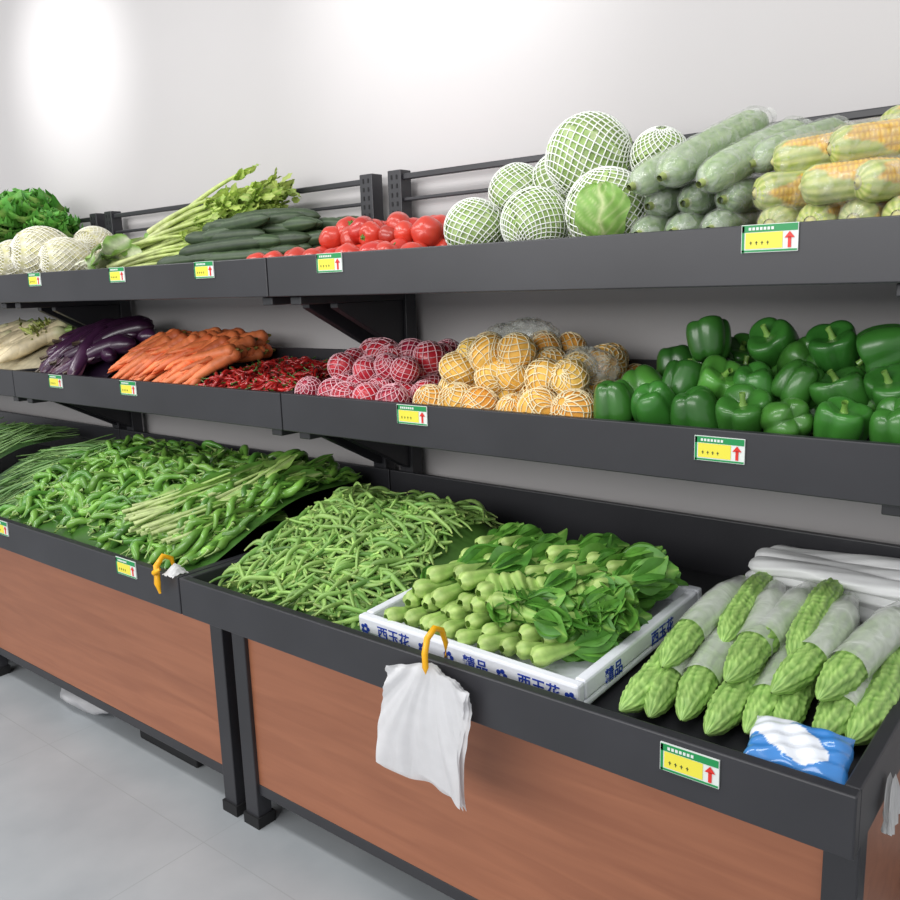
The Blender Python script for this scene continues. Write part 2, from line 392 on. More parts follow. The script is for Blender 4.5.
# leafy greens over the chilli bin
def long_leaf():
    L = R.uniform(.28, .38)
    return leaf(L, R.uniform(.052, .082), [.10, .10, .12, .16, .35, .7, .95, 1, .95, .7, .25], bend=R.uniform(-.25, .10), cup=R.uniform(-.1, .4), ruf=.008, rf=R.uniform(2, 4), nu=22, nv=9,
                cm=S(200, 220, 140), ce=mixc(S(158, 198, 90), S(104, 162, 58), R.random()), side=R.uniform(-.15, .15), ph=R.uniform(0, 6), mid=2.0)
def leaf_stem():
    s = np.linspace(0, 1, 8)
    V, F = tube(np.stack([.26 * s, R.uniform(-.02, .02) * s, R.uniform(-.01, .01) * s], -1), np.interp(s, [0, 1], [.0058, .003]), 6)
    return V, F, mixc(S(204, 220, 148), S(160, 196, 92), np.repeat(s, 6))
b = MB()
for (bx, by, bz, spreadx, n, az) in ((-.42, .12, .732, .05, 42, .95), (-.34, .085, .718, .055, 50, 1.05), (-.23, .085, .718, .055, 50, 1.25), (-.20, .24, .770, .045, 44, 1.35)):
    for i in range(n):
        x = min(bx + spreadx * R.normal() * .7, -.09); y = by + abs(R.normal()) * .03; z = bz + R.random() * .036
        a = az + .14 * R.normal()
        d = np.array([math.cos(a), math.sin(a), .20 + .05 * R.normal()]); L = .34
        if x + d[0] * L > -0.075: d[0] = (-.075 - x) / L
        if y + d[1] * L > .60: y = .60 - d[1] * L
        fr = frame(d, R.uniform(-.6, .6))
        b.inst(long_leaf(), (x, y, z), fr, R.uniform(.82, .98), 1 + .10 * R.normal())
        if i % 2 == 0: b.inst(leaf_stem(), (x, y, z + .008), fr, 1, 1)
b.build('leafy_greens_bundle', [M_leaf], lim=BIN)

# ------------------------------------------------------------------ styrofoam tray with bok choy
tray = empty('styrofoam_tray')
W, D, H, T = 0.53, 0.47, 0.052, 0.022
b = MB()
b.box(-W/2, W/2, -D/2, D/2, 0, 0.015)
b.box(-W/2, W/2, -D/2, -D/2 + T, 0.015, H); b.box(-W/2, W/2, D/2 - T, D/2, 0.015, H)
b.box(-W/2, -W/2 + T, -D/2 + T, D/2 - T, 0.015, H); b.box(W/2 - T, W/2, -D/2 + T, D/2 - T, 0.015, H)
b.build('foam_body', [M_foam], tray, smooth=False, bevel=0.005)
def txt(body, loc, rot, size, mat, parent):
    cu = bpy.data.curves.new('label', 'FONT'); cu.body = body; cu.size = size; cu.extrude = 0.0004; cu.offset = size * 0.012
    cu.align_x = 'CENTER'; cu.align_y = 'CENTER'
    o = bpy.data.objects.new('printed_label', cu); bpy.context.scene.collection.objects.link(o)
    o.location = loc; o.rotation_euler = rot; o.data.materials.append(mat); o.parent = parent
txt('西玉花', (-.165, -D/2 - 0.0006, H * 0.5), (PI/2, 0, 0), 0.030, M_blue, tray)
txt('精品', (.045, -D/2 - 0.0006, H * 0.5), (PI/2, 0, 0), 0.030, M_blue, tray)
txt('西玉花', (.185, -D/2 - 0.0006, H * 0.5), (PI/2, 0, 0), 0.030, M_blue, tray)
txt('精品', (W/2 + 0.0006, -.12, H * 0.5), (PI/2, 0, PI/2), 0.030, M_blue, tray)
txt('西玉花', (W/2 + 0.0006, 0.06, H * 0.5), (PI/2, 0, PI/2), 0.030, M_blue, tray)
b = MB()
for cx in (-.245, -.085, -.02, .105, .25):
    for k in range(5):
        a = 2 * PI * k / 5; q = np.linspace(0, 2 * PI, 9)[:-1]
        c0 = np.array([cx + .008 * math.cos(a), H * .5 + .008 * math.sin(a)])
        P = [(c0[0] + .005 * math.cos(t), -D/2 - .0008, c0[1] + .005 * math.sin(t)) for t in q]
        b.add(P + [(c0[0], -D/2 - .0008, c0[1])], [(0, 1, 2, 8), (2, 3, 4, 8), (4, 5, 6, 8), (6, 7, 0, 8)])
b.build('printed_ornaments', [M_blue], tray, smooth=False)
tray.location = (0.797, 0.302, 0.668); tray.rotation_euler = (math.radians(4.2), 0, math.radians(-2.0))

RND = [.16, .22, .42, .70, .90, 1, 1, .93, .78, .5, .12]
def bokchoy():
    parts = []
    m = 14; s = np.linspace(0, 1, m); n = 20
    a = np.linspace(0, 2 * PI, n, endpoint=False)
    prof = np.interp(s, [0, .05, .18, .40, .75, 1], [.007, .0155, .0190, .0150, .012, .009])
    lob = 1 + .20 * np.abs(np.cos(2.5 * a))[None] - .06
    P = np.stack([.100 * s, 0 * s, 0 * s], -1)
    V, F = tube(P, prof[:, None] * lob, n)
    C = mixc(S(188, 214, 118), S(126, 182, 62), np.repeat(s, n) * .8 + .35 * (1 - np.tile(np.abs(np.cos(2.5 * a)), m)))
    parts.append((V, F, C))
    for i in range(9):
        an = 2 * PI * i / 9 + R.uniform(-.2, .2)
        lf = leaf(R.uniform(.095, .130), R.uniform(.058, .080), RND, bend=R.uniform(-.15, .65), cup=-R.uniform(.2, .7), ruf=.0022, rf=2, nu=13, nv=9,
                  cm=S(150, 198, 84), ce=mixc(S(112, 176, 56), S(70, 136, 38), R.random()), ph=R.uniform(0, 6), mid=3.0)
        V2, F2 = tube([(0, 0, 0), (.03, 0, .001), (.06, 0, .004)], [.005, .004, .002], 5)
        off = np.array([.062, 0, 0.006])
        ca, sa = math.cos(an), math.sin(an)
        M = np.array([[1, 0, 0], [0, ca, -sa], [0, sa, ca]])
        parts.append(((lf[0] + off) @ M.T, lf[1], lf[2])); parts.append(((V2 + off) @ M.T, F2, S(165, 206, 100)))
    return joinp(parts)
bk = [bokchoy() for _ in range(12)]
b = MB()
rows = [(0.098, 0.0, 4), (0.20, 0.012, 4), (0.285, 0.024, 4), (.345, .040, 2)]
for ri, (y0, dz, nl) in enumerate(rows):
    for lay in range(nl):
        n = 10 - lay
        for k in range(n):
            x = 0.580 + (0.365) * (k + .5) / n + R.normal() * .010 + lay * .010
            zz = 0.706 + dz + lay * 0.024 + R.normal() * .005
            d = (0.32 + .20 * R.normal() + .45 * (k / n - .4), 1.0, 0.03 + .07 * R.normal())
            if ri >= 2: d = (d[0], d[1] * .9, .0)
            b.inst(bk[R.integers(12)], (x, y0 + R.normal() * .012 + lay * .022, zz), frame(d, R.uniform(0, 6)), R.uniform(.85, 1.05) * (1 if ri < 2 else .88), 1 + .08 * R.normal())
for k in range(20):
    b.inst(bk[R.integers(12)], (.835 + R.uniform(-.04, .05), R.uniform(.13, .36), .735 + R.uniform(0, .045)), frame((1, R.uniform(-.5, .5), .0), R.uniform(0, 6)), .87, 1.0)
for k in range(10):
    b.inst(bk[R.integers(12)], (.76 + .022 * k, .22 + .01 * k, .785 + .004 * R.normal()), frame((.75, -.70, -.22), R.uniform(0, 6)), .8, 1.0)
b.build('bok_choy_pile', [M_leaf])

# ------------------------------------------------------------------ bitter melons
def bitter(L, r, bend):
    m, n = 110, 64
    s = np.linspace(0, 1, m)[:, None]; a = np.linspace(0, 2 * PI, n, endpoint=False)[None]
    prof = r * np.interp(s, [0, .03, .10, .22, .7, .88, .97, 1], [.05, .32, .70, 1, 1, .72, .25, .03])
    rid = np.abs(np.sin(5 * a + .25 * np.sin(s * 40))) ** .7
    bump = np.clip(np.sin(12 * a + 3.2 * np.sin(s * 23) + 1.0) * np.sin(s * 80 + 2.6 * np.sin(a * 5)), -.4, 1) * .7 + .3
    q = np.clip(.55 * rid + .45 * bump, 0, 1)
    Rr = prof * (0.86 + .22 * q)
    P = np.stack([L * (s[:, 0] - .5), bend * L * (1 - (2 * s[:, 0] - 1) ** 2), 0 * s[:, 0]], -1)
    V, F = tube(P, Rr, n)
    C = mixc(S(92, 142, 50), S(172, 210, 110), (q ** 1.1).ravel())
    V2, F2 = tube([(L/2 - .004, 0, 0), (L/2 + .012, .002, .002), (L/2 + .022, .006, .004)], [.005, .003, .003], 6)
    return joinp([(V, F, C), (V2, F2, S(110, 140, 60))]), P
def sleeve(P, r, f0, f1, n=30):
    k = 30
    s = np.linspace(f0, f1, k)
    Q = np.stack([np.interp(s, np.linspace(0, 1, len(P)), P[:, i]) for i in range(3)], -1)
    a = np.linspace(0, 2 * PI, n, endpoint=False)[None]
    rr = r * (1.13 + .018 * np.sin(3 * a + s[:, None] * 12) + .014 * np.sin(8 * a - s[:, None] * 25)) * np.interp(s, [f0, f0 + .04, .8, .97, 1.06], [1.03, 1, 1, .62, .42])[:, None]
    return tube(Q, rr, n)
b = MB()
mel = [(1.120, .075, 1.085, .49, 0, 0), (1.168, .085, 1.125, .46, 0, 1), (1.215, .10, 1.185, .47, 0, 1), (1.262, .085, 1.235, .45, 0, 0), (1.310, .12, 1.285, .50, 0, 1),
       (1.358, .13, 1.335, .52, 0, 0), (1.405, .14, 1.39, .52, 0, 1), (1.445, .17, 1.44, .53, 0, 0),
       (1.148, .14, 1.15, .53, 1, 1), (1.262, .125, 1.215, .53, 1, 1), (1.245, .21, 1.27, .56, 1, 1), (1.325, .17, 1.345, .54, 1, 1), (1.39, .18, 1.44, .55, 1, 1), (1.33, .27, 1.31, .60, 1.4, 0), (1.20, .30, 1.18, .62, 1, 0)]
for (xa, ya, xb2, yb2, lay, slv) in mel:
    r = R.uniform(.0255, .029)
    za = zb(ya) + r + .004 + lay * .040; zc = zb(yb2) + r + .02 + lay * .040
    A = np.array([xa, ya, za]); Bp = np.array([xb2, yb2, zc])
    L = np.linalg.norm(Bp - A); L2 = min(L, .36); A = Bp - (Bp - A) / L * L2 if lay else A; c0 = A + (Bp - A) / np.linalg.norm(Bp - A) * L2 / 2
    p, P = bitter(L2, r, R.uniform(-.05, .05))
    Mx = frame(Bp - A, R.uniform(-.5, .5))
    b.inst(p, c0, Mx, 1.0, 1 + .08 * R.normal(), m=0)
    if slv:
        V, F = sleeve(P, r, R.uniform(.26, .36), 1.0)
        b.inst((V, F, np.ones((len(V), 3))), c0, Mx, 1.0, 1.0, m=1)
b.build('bitter_melon_pile', [M_semi, M_film2])

# white folded plastic bags behind the melons
def crumple_sheet(nx, ny, amp, seed):
    rr = np.random.default_rng(seed)
    u = np.linspace(0, 1, nx)[:, None]; v = np.linspace(0, 1, ny)[None]
    z = 0 * u * v
    for k in range(14):
        a = rr.uniform(0, 2 * PI); f = rr.uniform(3, 16)
        z = z + amp * rr.normal() / (1 + .15 * f) * np.abs(np.sin(f * (u * math.cos(a) + v * math.sin(a)) * 2 + rr.uniform(0, 6)))
    return u, v, z
b = MB()
rr5 = np.random.default_rng(5)
for k in range(12):   # rounded folded bundles lying on each other
    m_, n_ = 40, 26
    x0 = 1.125 + rr5.uniform(0, .03); x1 = 1.470 - rr5.uniform(0, .02); lay = k // 3; j = k % 3
    s = np.linspace(0, 1, m_); P = np.stack([x0 + (x1 - x0) * s, .585 + .052 * j + .008 * np.sin(s * 4 + k), zb(.64) + .020 + .028 * lay + .004 * np.sin(s * 6 + 2 * k) + 0 * s], -1)
    a = np.linspace(0, 2 * PI, n_, endpoint=False)[None]
    pr = .029 * np.interp(s, [0, .02, .06, .94, .98, 1], [.5, .8, 1, 1, .8, .5])[:, None] * (1 + .05 * np.sin(3 * a + 9 * s[:, None] + k) + .05 * np.sin(7 * a - 15 * s[:, None] + k))
    V, F = tube(P, pr, n_, sy=.58); b.add(V, F, S(240, 241, 241))
    b.add([P[0] + (.002, -.012, -.008), P[0] + (.002, .012, -.008), P[0] + (.002, .012, .008), P[0] + (.002, -.012, .008)], [(0, 1, 2, 3)], S(225, 225, 225))
b.build('folded_plastic_bags', [veg_mat('folded_white_plastic', rough=.35, noise=.03)], lim=BIN)

# blue and white tissue packet
pk = MB()
nu, nv = 60, 40
u = np.linspace(-1, 1, nu)[:, None]; v = np.linspace(-1, 1, nv)[None]
for sg in (1, -1):
    t = .020 * (1 - np.abs(u) ** 4) ** .6 * (1 - np.abs(v) ** 4) ** .6
    Z = sg * t + .0025 * np.sin(u * 9 + v * 4) * (1 - u ** 2) + .002 * np.sin(v * 13 - u * 5) * (1 - v ** 2)
    X = .068 * u * (1 + .02 * np.sin(v * 6)); Y = .048 * v * (1 + .03 * np.sin(u * 8))
    wmask = ((u + 0.15 + .25 * np.sin(2.2 * v)) ** 2 / .42 + (v + .05) ** 2 / .5 < 1) | ((v - 0.9 * u) > .9)
    C = np.where(wmask[..., None], S(225, 230, 238), S(50, 130, 205))
    pk.add(np.stack([X, Y, Z], -1), gridF(nu, nv), C.reshape(-1, 3))
o = pk.build('tissue_packet', [veg_mat('packet_film', rough=.18, noise=.04, coat=.5)])
o.location = (1.400, .082, .694); o.rotation_euler = (.28, .05, math.radians(8))

# ------------------------------------------------------------------ hanging white bag with clip
def hanging_bag(cx, name, seed=3):
    e = empty(name)
    b = MB()
    for lay in range(3):
        nu, nv = 40, 44
        u = np.linspace(0, 1, nu)[:, None]; v = np.linspace(0, 1, nv)[None]
        left = -0.112 - .030 * v + .006 * np.sin(v * 5 + lay) + .004 * lay; right = .084 - .016 * v + .005 * np.sin(v * 6 + lay) - .003 * lay
        X = left + (right - left) * u
        top = .010 - .034 * np.abs(u - .56) * 2.0 - .006 * u; bot = -.232 - .022 * u ** 1.5 - .006 * np.sin(u * 7 + .5) + .007 * lay
        Z = top + (bot - top) * v
        fan = (u - .56) / (.25 + v)
        fold = .006 * np.sin(fan * 7 + lay * .7) * (.5 + .5 * v) + .003 * np.sin(u * 19 - v * 3 + lay) * v + .0012 * np.sin(fan * 31) 
        Y = -.020 - .005 * lay + fold - .016 * v * (1 - v)
        b.add(np.stack([X, np.minimum(Y, -.004), Z], -1), gridF(nu, nv), S(240, 240, 242))
    b.build('bag_sheets', [M_bag], e)
    c = MB()
    P = [(0, .018, .003), (0, .020, .03), (0, .010, .058), (0, -.010, .068), (0, -.030, .056), (0, -.038, .030), (.002, -.040, .006), (.002, -.040, -.008)]
    V, F = tube(P, [.003, .005, .0055, .006, .006, .006, .006, .003], 10, sy=1.0); c.add(V, F)
    c.build('clip', [M_orange], e)
    e.location = (cx, 0, .70)
hanging_bag(.802, 'hanging_plastic_bag')

b = MB()
V, F = tube([(0, .03, .008), (0, .026, .030), (-.004, .006, .040), (-.006, -.012, .02), (.004, -.020, -.02), (.008, -.018, -.045)], [.004, .006, .007, .008, .008, .003], 10); b.add(V, F, m=0)
V, F = tube([(-.012, -.018, .004), (.004, -.026, .008), (.018, -.018, .018)], [.003, .007, .003], 8); b.add(V, F, m=0)
u, v, z = crumple_sheet(24, 18, .003, 9)
b.add(np.stack([.010 + .045 * u + 0 * v, -.010 + .045 * v + 0 * u, .006 + z + .022 * np.sin(u * 3) * np.sin(v * 3)], -1), gridF(24, 18), (.9, .9, .9), 1)
o = b.build('yellow_hanging_clip', [M_orange, M_bag]); o.location = (-.062, 0, .70)

b = MB()
nu, nv = 20, 24
u = np.linspace(0, 1, nu)[:, None]; v = np.linspace(0, 1, nv)[None]
for k in range(2):
    wv = .25 + .75 * np.clip(v * 2.2, 0, 1)
    b.add(np.stack([1.503 + .007 * k + .010 * np.abs(np.sin(u * 12 + v * 2)) * v + 0 * u, .158 + .075 * (u - .5) * wv, .655 - (.070 + .006 * np.sin(u * 7)) * v], -1), gridF(nu, nv), S(232, 232, 232))
b.build('hanging_plastic_bag', [M_bag])

# ------------------------------------------------------------------ middle shelf
def pepper():
    nu, nv = 28, 44
    s = np.linspace(0, 1, nu)
    kx = np.array([0, .06, .16, .28, .42, .58, .74, .86, .94, 1])
    rp = np.interp(s, kx, [.001, .28, .66, .93, 1.0, .96, .82, .58, .28, .001]); zp = np.interp(s, kx, [.52, .60, .78, .72, .36, -.12, -.66, -.95, -.92, -.78])
    for _ in range(2):
        rp[1:-1] = (rp[:-2] + 2 * rp[1:-1] + rp[2:]) / 4; zp[1:-1] = (zp[:-2] + 2 * zp[1:-1] + zp[2:]) / 4
    a = np.linspace(0, 2 * PI, nv, endpoint=False)
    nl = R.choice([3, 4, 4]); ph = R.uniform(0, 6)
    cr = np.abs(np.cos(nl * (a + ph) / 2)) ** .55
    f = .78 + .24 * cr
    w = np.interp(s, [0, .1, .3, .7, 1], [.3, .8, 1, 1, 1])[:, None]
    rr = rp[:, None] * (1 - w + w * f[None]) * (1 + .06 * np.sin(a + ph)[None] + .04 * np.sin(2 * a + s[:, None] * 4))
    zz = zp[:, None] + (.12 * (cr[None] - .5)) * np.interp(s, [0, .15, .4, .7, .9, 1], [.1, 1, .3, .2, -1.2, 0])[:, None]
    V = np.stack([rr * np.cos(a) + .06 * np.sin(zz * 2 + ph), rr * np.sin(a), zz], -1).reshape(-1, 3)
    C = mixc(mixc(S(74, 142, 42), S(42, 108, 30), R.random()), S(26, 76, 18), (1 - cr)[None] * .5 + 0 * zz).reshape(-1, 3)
    V2, F2 = tube([(0, 0, .46), (.02, 0, .62), (.06, 0, .82), (.14, .02, 1.0)], [.24, .12, .10, .12], 8)
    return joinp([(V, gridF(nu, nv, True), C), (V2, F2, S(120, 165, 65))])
peps = [pepper() for _ in range(12)]
b = MB()
def pile_pts(x0, x1, y0, y1, zf, r, layers, jit=.12, lean=0.0, gap=1.9, lz=1.45):
    pts = []
    for l in range(layers):
        xs = np.arange(x0 + r + l * r * .55, x1 - r - l * r * .55 + 1e-6, gap * r)
        ys = np.arange(y0 + r + l * (r * .9 + lean), y1 - r + 1e-6, gap * r * .92)
        for j, y in enumerate(ys):
            for x in xs:
                xx = x + (r * .9 if (j + l) % 2 else 0)
                if xx > x1 - r * .9: continue
                pts.append((xx + R.normal() * r * jit, y + abs(R.normal()) * r * jit, zf(y) + r * .95 + l * r * lz + R.normal() * r * jit * .6, l))
    return pts
def put_pep(x, y, z, sc, spread=1.0):
    d = unit(np.array([R.normal() * .5 * spread, R.normal() * .35 - .15, (1.0 if R.random() < .8 else R.normal())]))
    if R.random() < .45: d = -d
    b.inst(peps[R.integers(12)], (x, y, z), frame(d, R.uniform(0, 6))[:, [1, 2, 0]], sc, 1 + .15 * R.normal())
for i, x in enumerate(np.arange(.925, 1.47, .085)):
    put_pep(x + R.normal() * .004, .415, zm(.415) + .056 + R.normal() * .004, R.uniform(.045, .050), .6)
for (x, y, z, l) in pile_pts(.885, 1.48, .46, .735, zm, .046, 1, gap=1.85): put_pep(x, y, z, .046)
for i, x in enumerate(np.arange(.95, 1.44, .078)): put_pep(x + R.normal() * .008, .485, 1.160 + R.normal() * .010, R.uniform(.043, .048))
for i, x in enumerate(np.arange(.98, 1.46, .078)): put_pep(x + R.normal() * .008, .575, 1.178 + R.normal() * .010, R.uniform(.043, .048))
for i, x in enumerate(np.arange(1.00, 1.46, .078)): put_pep(x + R.normal() * .008, .665, 1.185 + R.normal() * .010, R.uniform(.043, .048))
for i, x in enumerate(np.arange(1.08, 1.47, .076)): put_pep(x + R.normal() * .010, .555 + R.normal() * .01, 1.230 + R.normal() * .010, R.uniform(.043, .047))
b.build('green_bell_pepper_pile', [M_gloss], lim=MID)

sp = sphere(16, 24)
def fruit_shape(k=.92):
    V = sp[0].copy(); V[..., 2] *= k
    V = V * (1 + .04 * np.sin(2 * sp[3] + 1) * np.sin(sp[2]) + .03 * np.cos(3 * sp[2]))[..., None]
    return V.reshape(-1, 3), sp[1]
fV, fF = fruit_shape()
nets_s = [netV((1.06, 1.06, .98), 12, 1.15, 15, .036, wob=.12 * k) for k in range(1, 4)]
nets_t = [netV((1.06, 1.06, .98), 11, 1.15, 15, .034, wob=.12 * k) for k in range(1, 4)]
b = MB(); nb = MB()
pts = pile_pts(.40, .885, .365, .735, zm, .040, 2, gap=1.95, lean=.02, jit=.2) + pile_pts(.47, .76, .52, .735, lambda y: 1.165, .040, 1)
pts += [(.585, .46, 1.205, 3), (.655, .47, 1.21, 3), (.52, .49, 1.20, 3)]
for (x, y, z, l) in pts:
    if x < .44 and l > 0: continue
    r = .041 * R.uniform(.86, 1.12); Mx = rotrand() * np.array([1, R.uniform(.88, 1.05), R.uniform(.88, 1.1)])
    b.inst((fV, fF, np.broadcast_to(mixc(S(240, 162, 36), S(242, 202, 76), R.random()), (len(fV), 3))), (x, y, z), Mx, r, 1)
    nb.inst(nets_s[R.integers(3)], (x, y, z), Mx, r, S(244, 228, 182))
e = empty('netted_yellow_fruit_pile'); b.build('fruit', [M_matte], e, lim=MID); nb.build('foam_nets', [M_net], e, lim=MID)
b = MB()
V, F, t1, p1 = sphere(24, 36)
for (cx, cy, cz, rx, rz) in ((.60, .60, 1.225, .085, .05), (.50, .64, 1.21, .06, .05), (.78, .56, 1.165, .075, .05)):
    W_ = V * np.array([rx, .05, rz]); W_ = W_ * (1 + .06 * np.sin(9 * p1 + 5 * t1) + .04 * np.sin(14 * t1 - 4 * p1))[..., None]
    b.add(W_.reshape(-1, 3) + np.array([cx, cy, cz]), F)
b.build('clear_produce_wrap', [M_film])

b = MB(); nb = MB()
onpts = pile_pts(.02, .42, .365, .735, zm, .037, 2, gap=1.95, lean=.04, jit=.2)
onpts += [(.17, .56, 1.180, 3), (.25, .58, 1.185, 3), (.33, .56, 1.18, 3), (.10, .60, 1.18, 3)]
for (x, y, z, l) in onpts:
    r = (.044 if l == 3 else .037) * R.uniform(.9, 1.1); Mx = frame((R.normal() * .6, R.normal() * .6, 1), R.uniform(0, 6))[:, [1, 2, 0]] * np.array([1, R.uniform(.88, 1.05), R.uniform(.9, 1.12)])
    b.inst((fV, fF, np.broadcast_to(mixc(S(200, 30, 45), S(165, 25, 60), R.random()), (len(fV), 3))), (x, y, z), Mx, r, 1)
    nb.inst(nets_t[R.integers(3)], (x, y, z), Mx, r, S(240, 185, 195))
e = empty('netted_red_onion_pile'); b.build('onions', [M_gloss], e, lim=MID); nb.build('pink_nets', [M_net], e, lim=MID)

rch = [chilli(R.uniform(.06, .09), R.uniform(-.2, .2), .0055, mixc(S(190, 26, 20), S(148, 14, 16), R.random()), S(70, 110, 40)) for _ in range(10)]
h_r = lambda x, y: zm(y) + .035 + .02 * sm((y - .36) / .2)
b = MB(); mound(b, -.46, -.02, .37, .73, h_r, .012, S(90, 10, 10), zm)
scatter(b, rch, 560, box_samp(-.42, -.06, .41, .69), h_r, .014, 0, 2.0, .12)
b.build('red_chilli_pile', [M_gloss], lim=MID)

def carrot(L, r):
    m, n = 30, 14
    s = np.linspace(0, 1, m)
    rr = r * np.interp(s, [0, .02, .06, .3, .7, .93, 1], [.25, .75, 1, .92, .62, .3, .04]) * (1 + .03 * np.sin(s * 70) + .02 * np.sin(s * 131))
    P = np.stack([L * (s - .5), .015 * L * np.sin(s * 5), 0 * s], -1)
    V, F = tube(P, rr, n)
    V2, F2 = tube([(-L/2 - .010, 0, 0), (-L/2, 0, 0), (-L/2 + .004, 0, 0)], [.003, .006, .008], 7)
    return joinp([(V, F, mixc(S(224, 96, 40), S(238, 130, 68), R.random())), (V2, F2, S(120, 110, 40))])
cars = [carrot(R.uniform(.19, .24), R.uniform(.019, .024)) for _ in range(8)]
b = MB()
h_c = lambda x, y: zm(y) + .022 + .105 * sm((y - .33) / .25) * (1 - .35 * sm((x + .5) / .25)) * (1 - .3 * sm((-.85 - x) / .15))
scatter(b, cars, 150, box_samp(-.93, -.48, .475, .62), h_c, .05, 1.0 + PI, .20, .05)
b.build('carrot_pile', [M_semi], lim=MID)

def eggplant(L, r):
    m, n = 26, 18
    s = np.linspace(0, 1, m)
    rr = r * np.interp(s, [0, .05, .2, .55, .85, .96, 1], [.4, .6, .72, .95, 1, .6, .04])
    P = np.stack([L * (s - .5), .07 * L * np.sin(s * PI), 0 * s], -1)
    V, F = tube(P, rr, n)
    s2 = np.linspace(0, 1, 8); a = np.linspace(0, 2 * PI, 20, endpoint=False)[None]
    ext = (.10 + .06 * np.cos(5 * a))
    P2x = -L/2 - .004 + s2[:, None] * ext * L * 1.6
    rc = r * (.5 + .26 * s2[:, None]) * 1.05 * np.interp(s2, [0, .15, 1], [.3, .9, 1])[:, None]
    V2 = np.stack([P2x, rc * np.cos(a), rc * np.sin(a)], -1).reshape(-1, 3)
    V3, F3 = tube([(-L/2 - .03, .004, 0), (-L/2 - .01, 0, 0), (-L/2, 0, 0)], [.006, .005, .008], 8)
    return joinp([(V, F, S(60, 28, 58)), (V2, gridF(8, 20, True), S(74, 42, 58)), (V3, F3, S(90, 75, 60))])
egs = [eggplant(R.uniform(.20, .26), R.uniform(.026, .034)) for _ in range(6)]
b = MB()
h_e = lambda x, y: zm(y) + .045 + .10 * sm((y - .36) / .25) * (1 - .3 * sm((x + 1.05) / .15))
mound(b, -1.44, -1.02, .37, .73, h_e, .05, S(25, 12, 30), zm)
scatter(b, egs, 34, box_samp(-1.36, -1.09, .48, .62), h_e, .02, .9, .5, .04, cj=.25)
b.build('eggplant_pile', [M_gloss], lim=MID)

def daikon(L, r):
    m, n = 24, 16
    s = np.linspace(0, 1, m)
    rr = r * np.interp(s, [0, .03, .1, .7, .92, 1], [.3, .75, 1, .85, .4, .04])
    V, F = tube(np.stack([L * (s - .5), 0 * s, 0 * s], -1), rr, n)
    C = mixc(S(200, 205, 150), S(222, 205, 165), np.repeat(s * 5, n))
    V2, F2 = tube([(-L/2 - .03, .004, 0), (-L/2, 0, 0), (-L/2 + .01, 0, 0)], [.008, .010, .012], 8)
    return joinp([(V, F, C), (V2, F2, S(140, 175, 80))])
dk = [daikon(.28, .03) for _ in range(3)]
b = MB()
h_d = lambda x, y: zm(y) + .05 + .09 * sm((y - .36) / .25)
mound(b, -2.3, -1.53, .37, .73, h_d, .05, S(180, 170, 140), zm)
scatter(b, dk, 42, box_samp(-2.15, -1.68, .50, .60), h_d, .02, .9 + PI, .25, .04, cj=.05)
for k in range(60):
    lf = leaf(.08, .016, [.2, .3, .8, 1, .8, .1], bend=R.uniform(-.5, .8), ruf=.006, rf=4, cm=S(190, 195, 100), ce=S(150, 165, 70))
    b.inst(lf, (-1.72 + R.normal() * .03, .60 + R.normal() * .03, 1.20 + R.normal() * .01), frame((R.normal(), R.normal(), .4 + R.random()), R.uniform(0, 6)), 1.0, 1 + .1 * R.normal())
b.build('daikon_pile', [M_semi], lim=MID)

# ------------------------------------------------------------------ top shelf
def tomato():
    V, F, t, p = sphere(20, 30)
    k = R.choice([5, 6])
    rr = 1 - .03 * np.cos(k * p) * np.sin(t) - .20 * np.exp(-(t / .35) ** 2)
    W_ = V * rr[..., None] * np.array([1, 1, .84])
    parts = [(W_.reshape(-1, 3), F, mixc(S(196, 36, 22), S(212, 62, 36), R.random()))]
    for i in range(5):
        a = 2 * PI * i / 5
        lf = leaf(.5, .16, [.6, 1, .6, .1], bend=-.35, nu=5, nv=3, cm=S(80, 130, 40), ce=S(80, 130, 40))
        M = np.array([[math.cos(a), -math.sin(a), 0], [math.sin(a), math.cos(a), 0], [0, 0, 1]])
        parts.append((lf[0] @ M.T + np.array([0, 0, .74]), lf[1], lf[2]))
    V2, F2 = tube([(0, 0, .66), (.02, 0, .82), (.06, 0, .92)], [.06, .05, .05], 6); parts.append((V2, F2, S(85, 130, 45)))
    return joinp(parts)
toms = [tomato() for _ in range(6)]
b = MB()
for (x, y, z, l) in pile_pts(.02, .49, .35, .70, lambda y: zt(y) + .006, .0325, 2, gap=1.95, lean=.055, lz=1.25, jit=.15):
    d = unit(np.array([R.normal(), R.normal(), -.3 + R.normal()]))
    b.inst(toms[R.integers(6)], (x, y, z), frame(d, R.uniform(0, 6))[:, [1, 2, 0]], .0335 * R.uniform(.9, 1.15), 1 + .08 * R.normal())
for (x, y) in ((.20, .47), (.13, .50), (.30, .50)):
    b.inst(toms[R.integers(6)], (x, y, 1.500 + R.normal() * .003), frame((R.normal(), -1, R.normal()), 0)[:, [1, 2, 0]], .037, 1.0)
for (x, y) in ((-.045, .395), (-.045, .46), (-.10, .385)):
    b.inst(toms[R.integers(6)], (x, y, zt(y) + .034), frame((R.normal(), R.normal(), .5), 0)[:, [1, 2, 0]], .034, 1.0)
b.build('tomato_pile', [M_gloss], lim=TOP)

